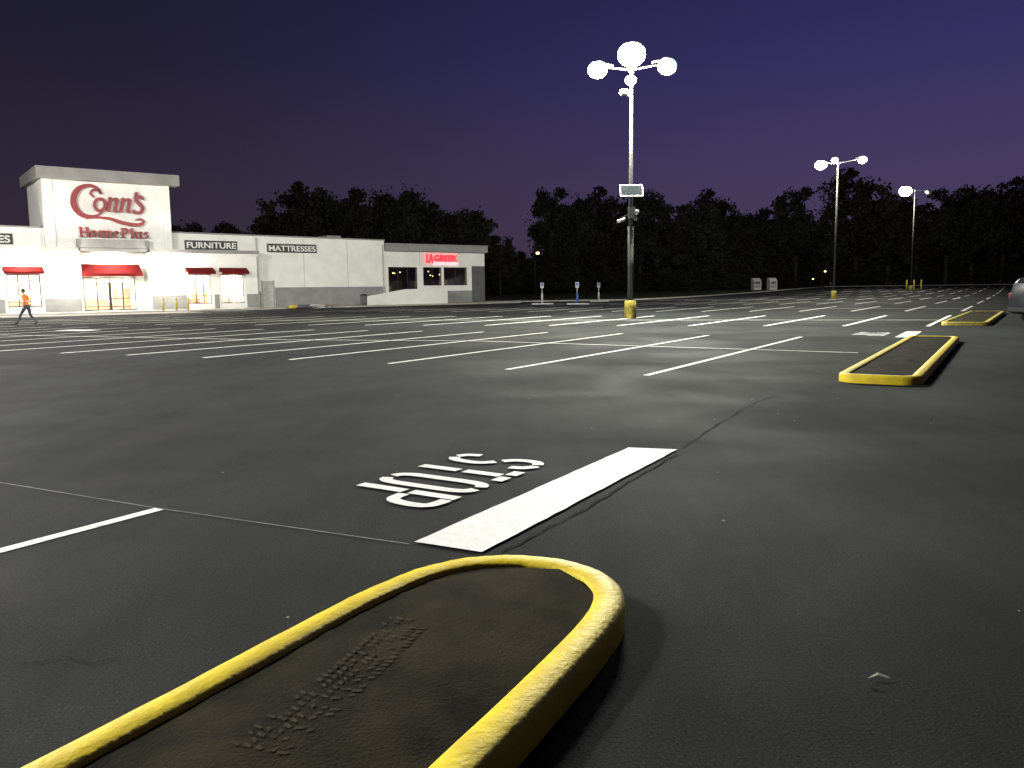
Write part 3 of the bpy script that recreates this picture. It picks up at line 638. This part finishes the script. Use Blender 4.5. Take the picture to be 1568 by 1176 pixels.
# ---------------------------------------------------------------- trees
def tree_mesh(seed,low=False,mats=('bark','leaf')):
    R=np.random.default_rng(seed); rd=random.Random(seed); H=18.0
    V=[];F=[]
    def addt(path,rad,n=7):
        v,f=tubegeo(path,rad,n); o=len(V); V.extend([tuple(q) for q in v]); F.extend([tuple(o+i for i in q) for q in f])
    top=H*.72
    addt([(0,0,-.3),(rd.uniform(-.2,.2),0,H*.2),(rd.uniform(-.5,.5),rd.uniform(-.5,.5),H*.45),(rd.uniform(-.8,.8),rd.uniform(-.8,.8),top)],[.45,.36,.25,.08],9)
    cz=H*(.44 if low else .60); rx=H*(.34 if low else rd.uniform(.25,.33)); rz=H*(.46 if low else .36)
    cl=[]
    n=110 if low else 95
    while len(cl)<n:
        p=R.uniform(-1,1,3)
        r=np.linalg.norm(p)
        if r>1 or r<.25: continue
        a=math.atan2(p[1],p[0]); k=1+.20*math.sin(3*a+seed)+.14*math.sin(5*p[2]+seed*2)
        cl.append((p[0]*rx*k,p[1]*rx*k,cz+p[2]*rz*k*(.93)))
    for c in rd.sample(cl,12 if not low else 5):
        z0=H*rd.uniform(.22,.5); addt([(0,0,z0),(c[0]*.5,c[1]*.5,(z0+c[2])/2+.3),c],[.16,.09,.03],5)
    nb=len(F)
    C=np.array(cl); per=85
    rad=R.uniform(.055,.105,len(C))*H
    d=R.normal(size=(len(C),per,3)); d/=np.linalg.norm(d,axis=2,keepdims=True); d*=(R.random((len(C),per,1))**.45)
    d[...,2]*=.75
    P=(C[:,None,:]+d*rad[:,None,None]).reshape(-1,3)
    S=R.normal(size=(160,3)); S/=np.linalg.norm(S,axis=1,keepdims=True); S=S*np.array([rx,rx,rz])*R.uniform(.9,1.12,(160,1)); S[:,2]+=cz
    P=np.vstack([P,S])
    a=R.normal(size=P.shape); a/=np.linalg.norm(a,axis=1,keepdims=True); b=np.cross(a,R.normal(size=P.shape)); b/=np.linalg.norm(b,axis=1,keepdims=True)
    s=R.uniform(.2,.42,(len(P),1))
    Q=np.stack([P-a*s,P+b*s*.65,P+a*s,P-b*s*.65],1).reshape(-1,3)
    o=len(V); V2=V+[tuple(q) for q in Q]; F2=F+[(o+4*i,o+4*i+1,o+4*i+2,o+4*i+3) for i in range(len(P))]
    me=bpy.data.meshes.new("tree_low" if low else "tree_crown"); me.from_pydata(V2,[],F2); me.materials.append(M[mats[0]]); me.materials.append(M[mats[1]])
    mi=np.zeros(len(F2),dtype=np.int32); mi[nb:]=1; me.polygons.foreach_set('material_index',mi); me.update()
    return me
TM=[tree_mesh(s,False,('bark','leaf' if s%2 else 'leaf2')) for s in(1,2,3,4,5)]
TL=[tree_mesh(s,True,('bark','leaf' if s%2 else 'leaf2')) for s in(11,12,13)]
tl=empty("tree_line")
def put(me,x,y,H,wx=1.0,dz=-.2):
    o=link(bpy.data.objects.new("tree",me),tl); s=H/18*random.uniform(.97,1.0); o.location=(x,y,hgt(x,y)+dz); o.scale=(s*wx,s*wx,s); o.rotation_euler=(0,0,random.uniform(0,6.28))
T=[(-66,140,13.5),(-60,140,14),(-53.6,140,13.8),(-48,141,13.5),(-43,140,12.6),(-39,142,15.5),(-35.3,140,19.2),(-30.3,141,19),(-24.3,140,18.7),(-20.5,143,17.5),(-17.0,140,19.3),(-11.5,141,15.4),(-6.3,140,15.6),(-1.8,142,10.8),
 (8.2,160,20),(12.8,160,19.2),(18.5,161,19.6),(24.8,160,20.4),(31,162,17.3),(35,162,16.8),(41,175,18),(46.7,190,21.8),(54,190,18.6),(59.5,192,19),(65,190,22.8),(72,190,19.4),(79,190,26.2),(86,190,22),(92.6,190,19.3),(99.4,190,21.7),(105,190,23.3),(112,190,24),(119,190,25),(127,190,24),(135,190,25),(143,192,22)]
for i,(x,y,H) in enumerate(T): put(TM[i%5],x,y,H,random.uniform(.85,1.1) if abs(x-8.2)>.1 else .75)
path=[(-90,146),(-40,148),(-6,148),(4,160),(36,170),(60,198),(150,200),(190,190)]
hh=[11,12,11,8.5,14.5,15.5,17,17]
for i in range(len(path)-1):
    a=Vector(path[i]);b=Vector(path[i+1]);L=(b-a).length;n=int(L/3.4)
    for k in range(n):
        t=k/n;p=a.lerp(b,t);H=hh[i]+(hh[i+1]-hh[i])*t
        put(TL[(i+k)%3],p.x+random.uniform(-1.5,1.5),p.y+random.uniform(-2,3),H*random.uniform(.78,1.08),1.1)
        h2=min(H*random.uniform(.3,.5),6); put(TL[(i+k+1)%3],p.x+random.uniform(-2,2),p.y-7+random.uniform(-2,2),h2,1.9,-.6)
# ---------------------------------------------------------------- world: dusk sky
w=bpy.data.worlds.new("World"); sc.world=w; w.use_nodes=True; nt=w.node_tree; nt.nodes.clear(); N=nt.nodes.new; L=nt.links.new
out=N('ShaderNodeOutputWorld'); bg=N('ShaderNodeBackground'); sky=N('ShaderNodeTexSky'); sky.sky_type='NISHITA'; sky.sun_disc=False; sky.sun_elevation=math.radians(-4); sky.sun_rotation=math.radians(60); sky.air_density=1; sky.dust_density=2
bg.inputs[1].default_value=.03; L(sky.outputs[0],bg.inputs[0])
tc=N('ShaderNodeTexCoord'); sep=N('ShaderNodeSeparateXYZ'); L(tc.outputs['Generated'],sep.inputs[0])
def ramp(stops):
    r=N('ShaderNodeValToRGB'); cr=r.color_ramp
    while len(cr.elements)<len(stops): cr.elements.new(.5)
    for e_,(p,c) in zip(cr.elements,stops): e_.position=p; e_.color=rgb(c)
    L(sep.outputs['Z'],r.inputs[0]); return r
def s2l(*c): return tuple(((x/255+.055)/1.055)**2.4 if x>10 else x/255/12.92 for x in c)
west=ramp([(0,s2l(72,57,82)),(.12,s2l(68,57,94)),(.25,s2l(50,46,96)),(.42,s2l(28,28,72)),(1,s2l(12,12,36))])
east=ramp([(0,s2l(54,45,54)),(.12,s2l(46,39,55)),(.25,s2l(32,29,48)),(.42,s2l(21,20,40)),(1,s2l(10,10,28))])
dp=N('ShaderNodeVectorMath'); dp.operation='DOT_PRODUCT'; dp.inputs[1].default_value=(.94,.34,0); L(tc.outputs['Generated'],dp.inputs[0])
mr=N('ShaderNodeMapRange'); mr.inputs[1].default_value=-.2; mr.inputs[2].default_value=.8; mr.interpolation_type='SMOOTHSTEP'; L(dp.outputs['Value'],mr.inputs[0])
mx=N('ShaderNodeMix'); mx.data_type='RGBA'; L(mr.outputs[0],mx.inputs[0]); L(east.outputs[0],mx.inputs[6]); L(west.outputs[0],mx.inputs[7])
bg2=N('ShaderNodeBackground'); L(mx.outputs[2],bg2.inputs[0]); bg2.inputs[1].default_value=1
ad=N('ShaderNodeAddShader'); L(bg.outputs[0],ad.inputs[0]); L(bg2.outputs[0],ad.inputs[1]); L(ad.outputs[0],out.inputs[0])
sl=bpy.data.lights.new("dusk_sun",'SUN'); sl.energy=.01; sl.angle=math.radians(15); sl.color=(.7,.65,1); so=link(bpy.data.objects.new("dusk_sun",sl)); so.rotation_euler=(math.radians(80),0,math.radians(120)); so.location=(0,0,60)
sc.view_settings.view_transform='Standard'; sc.view_settings.look='None'; sc.view_settings.exposure=0; sc.view_settings.gamma=1
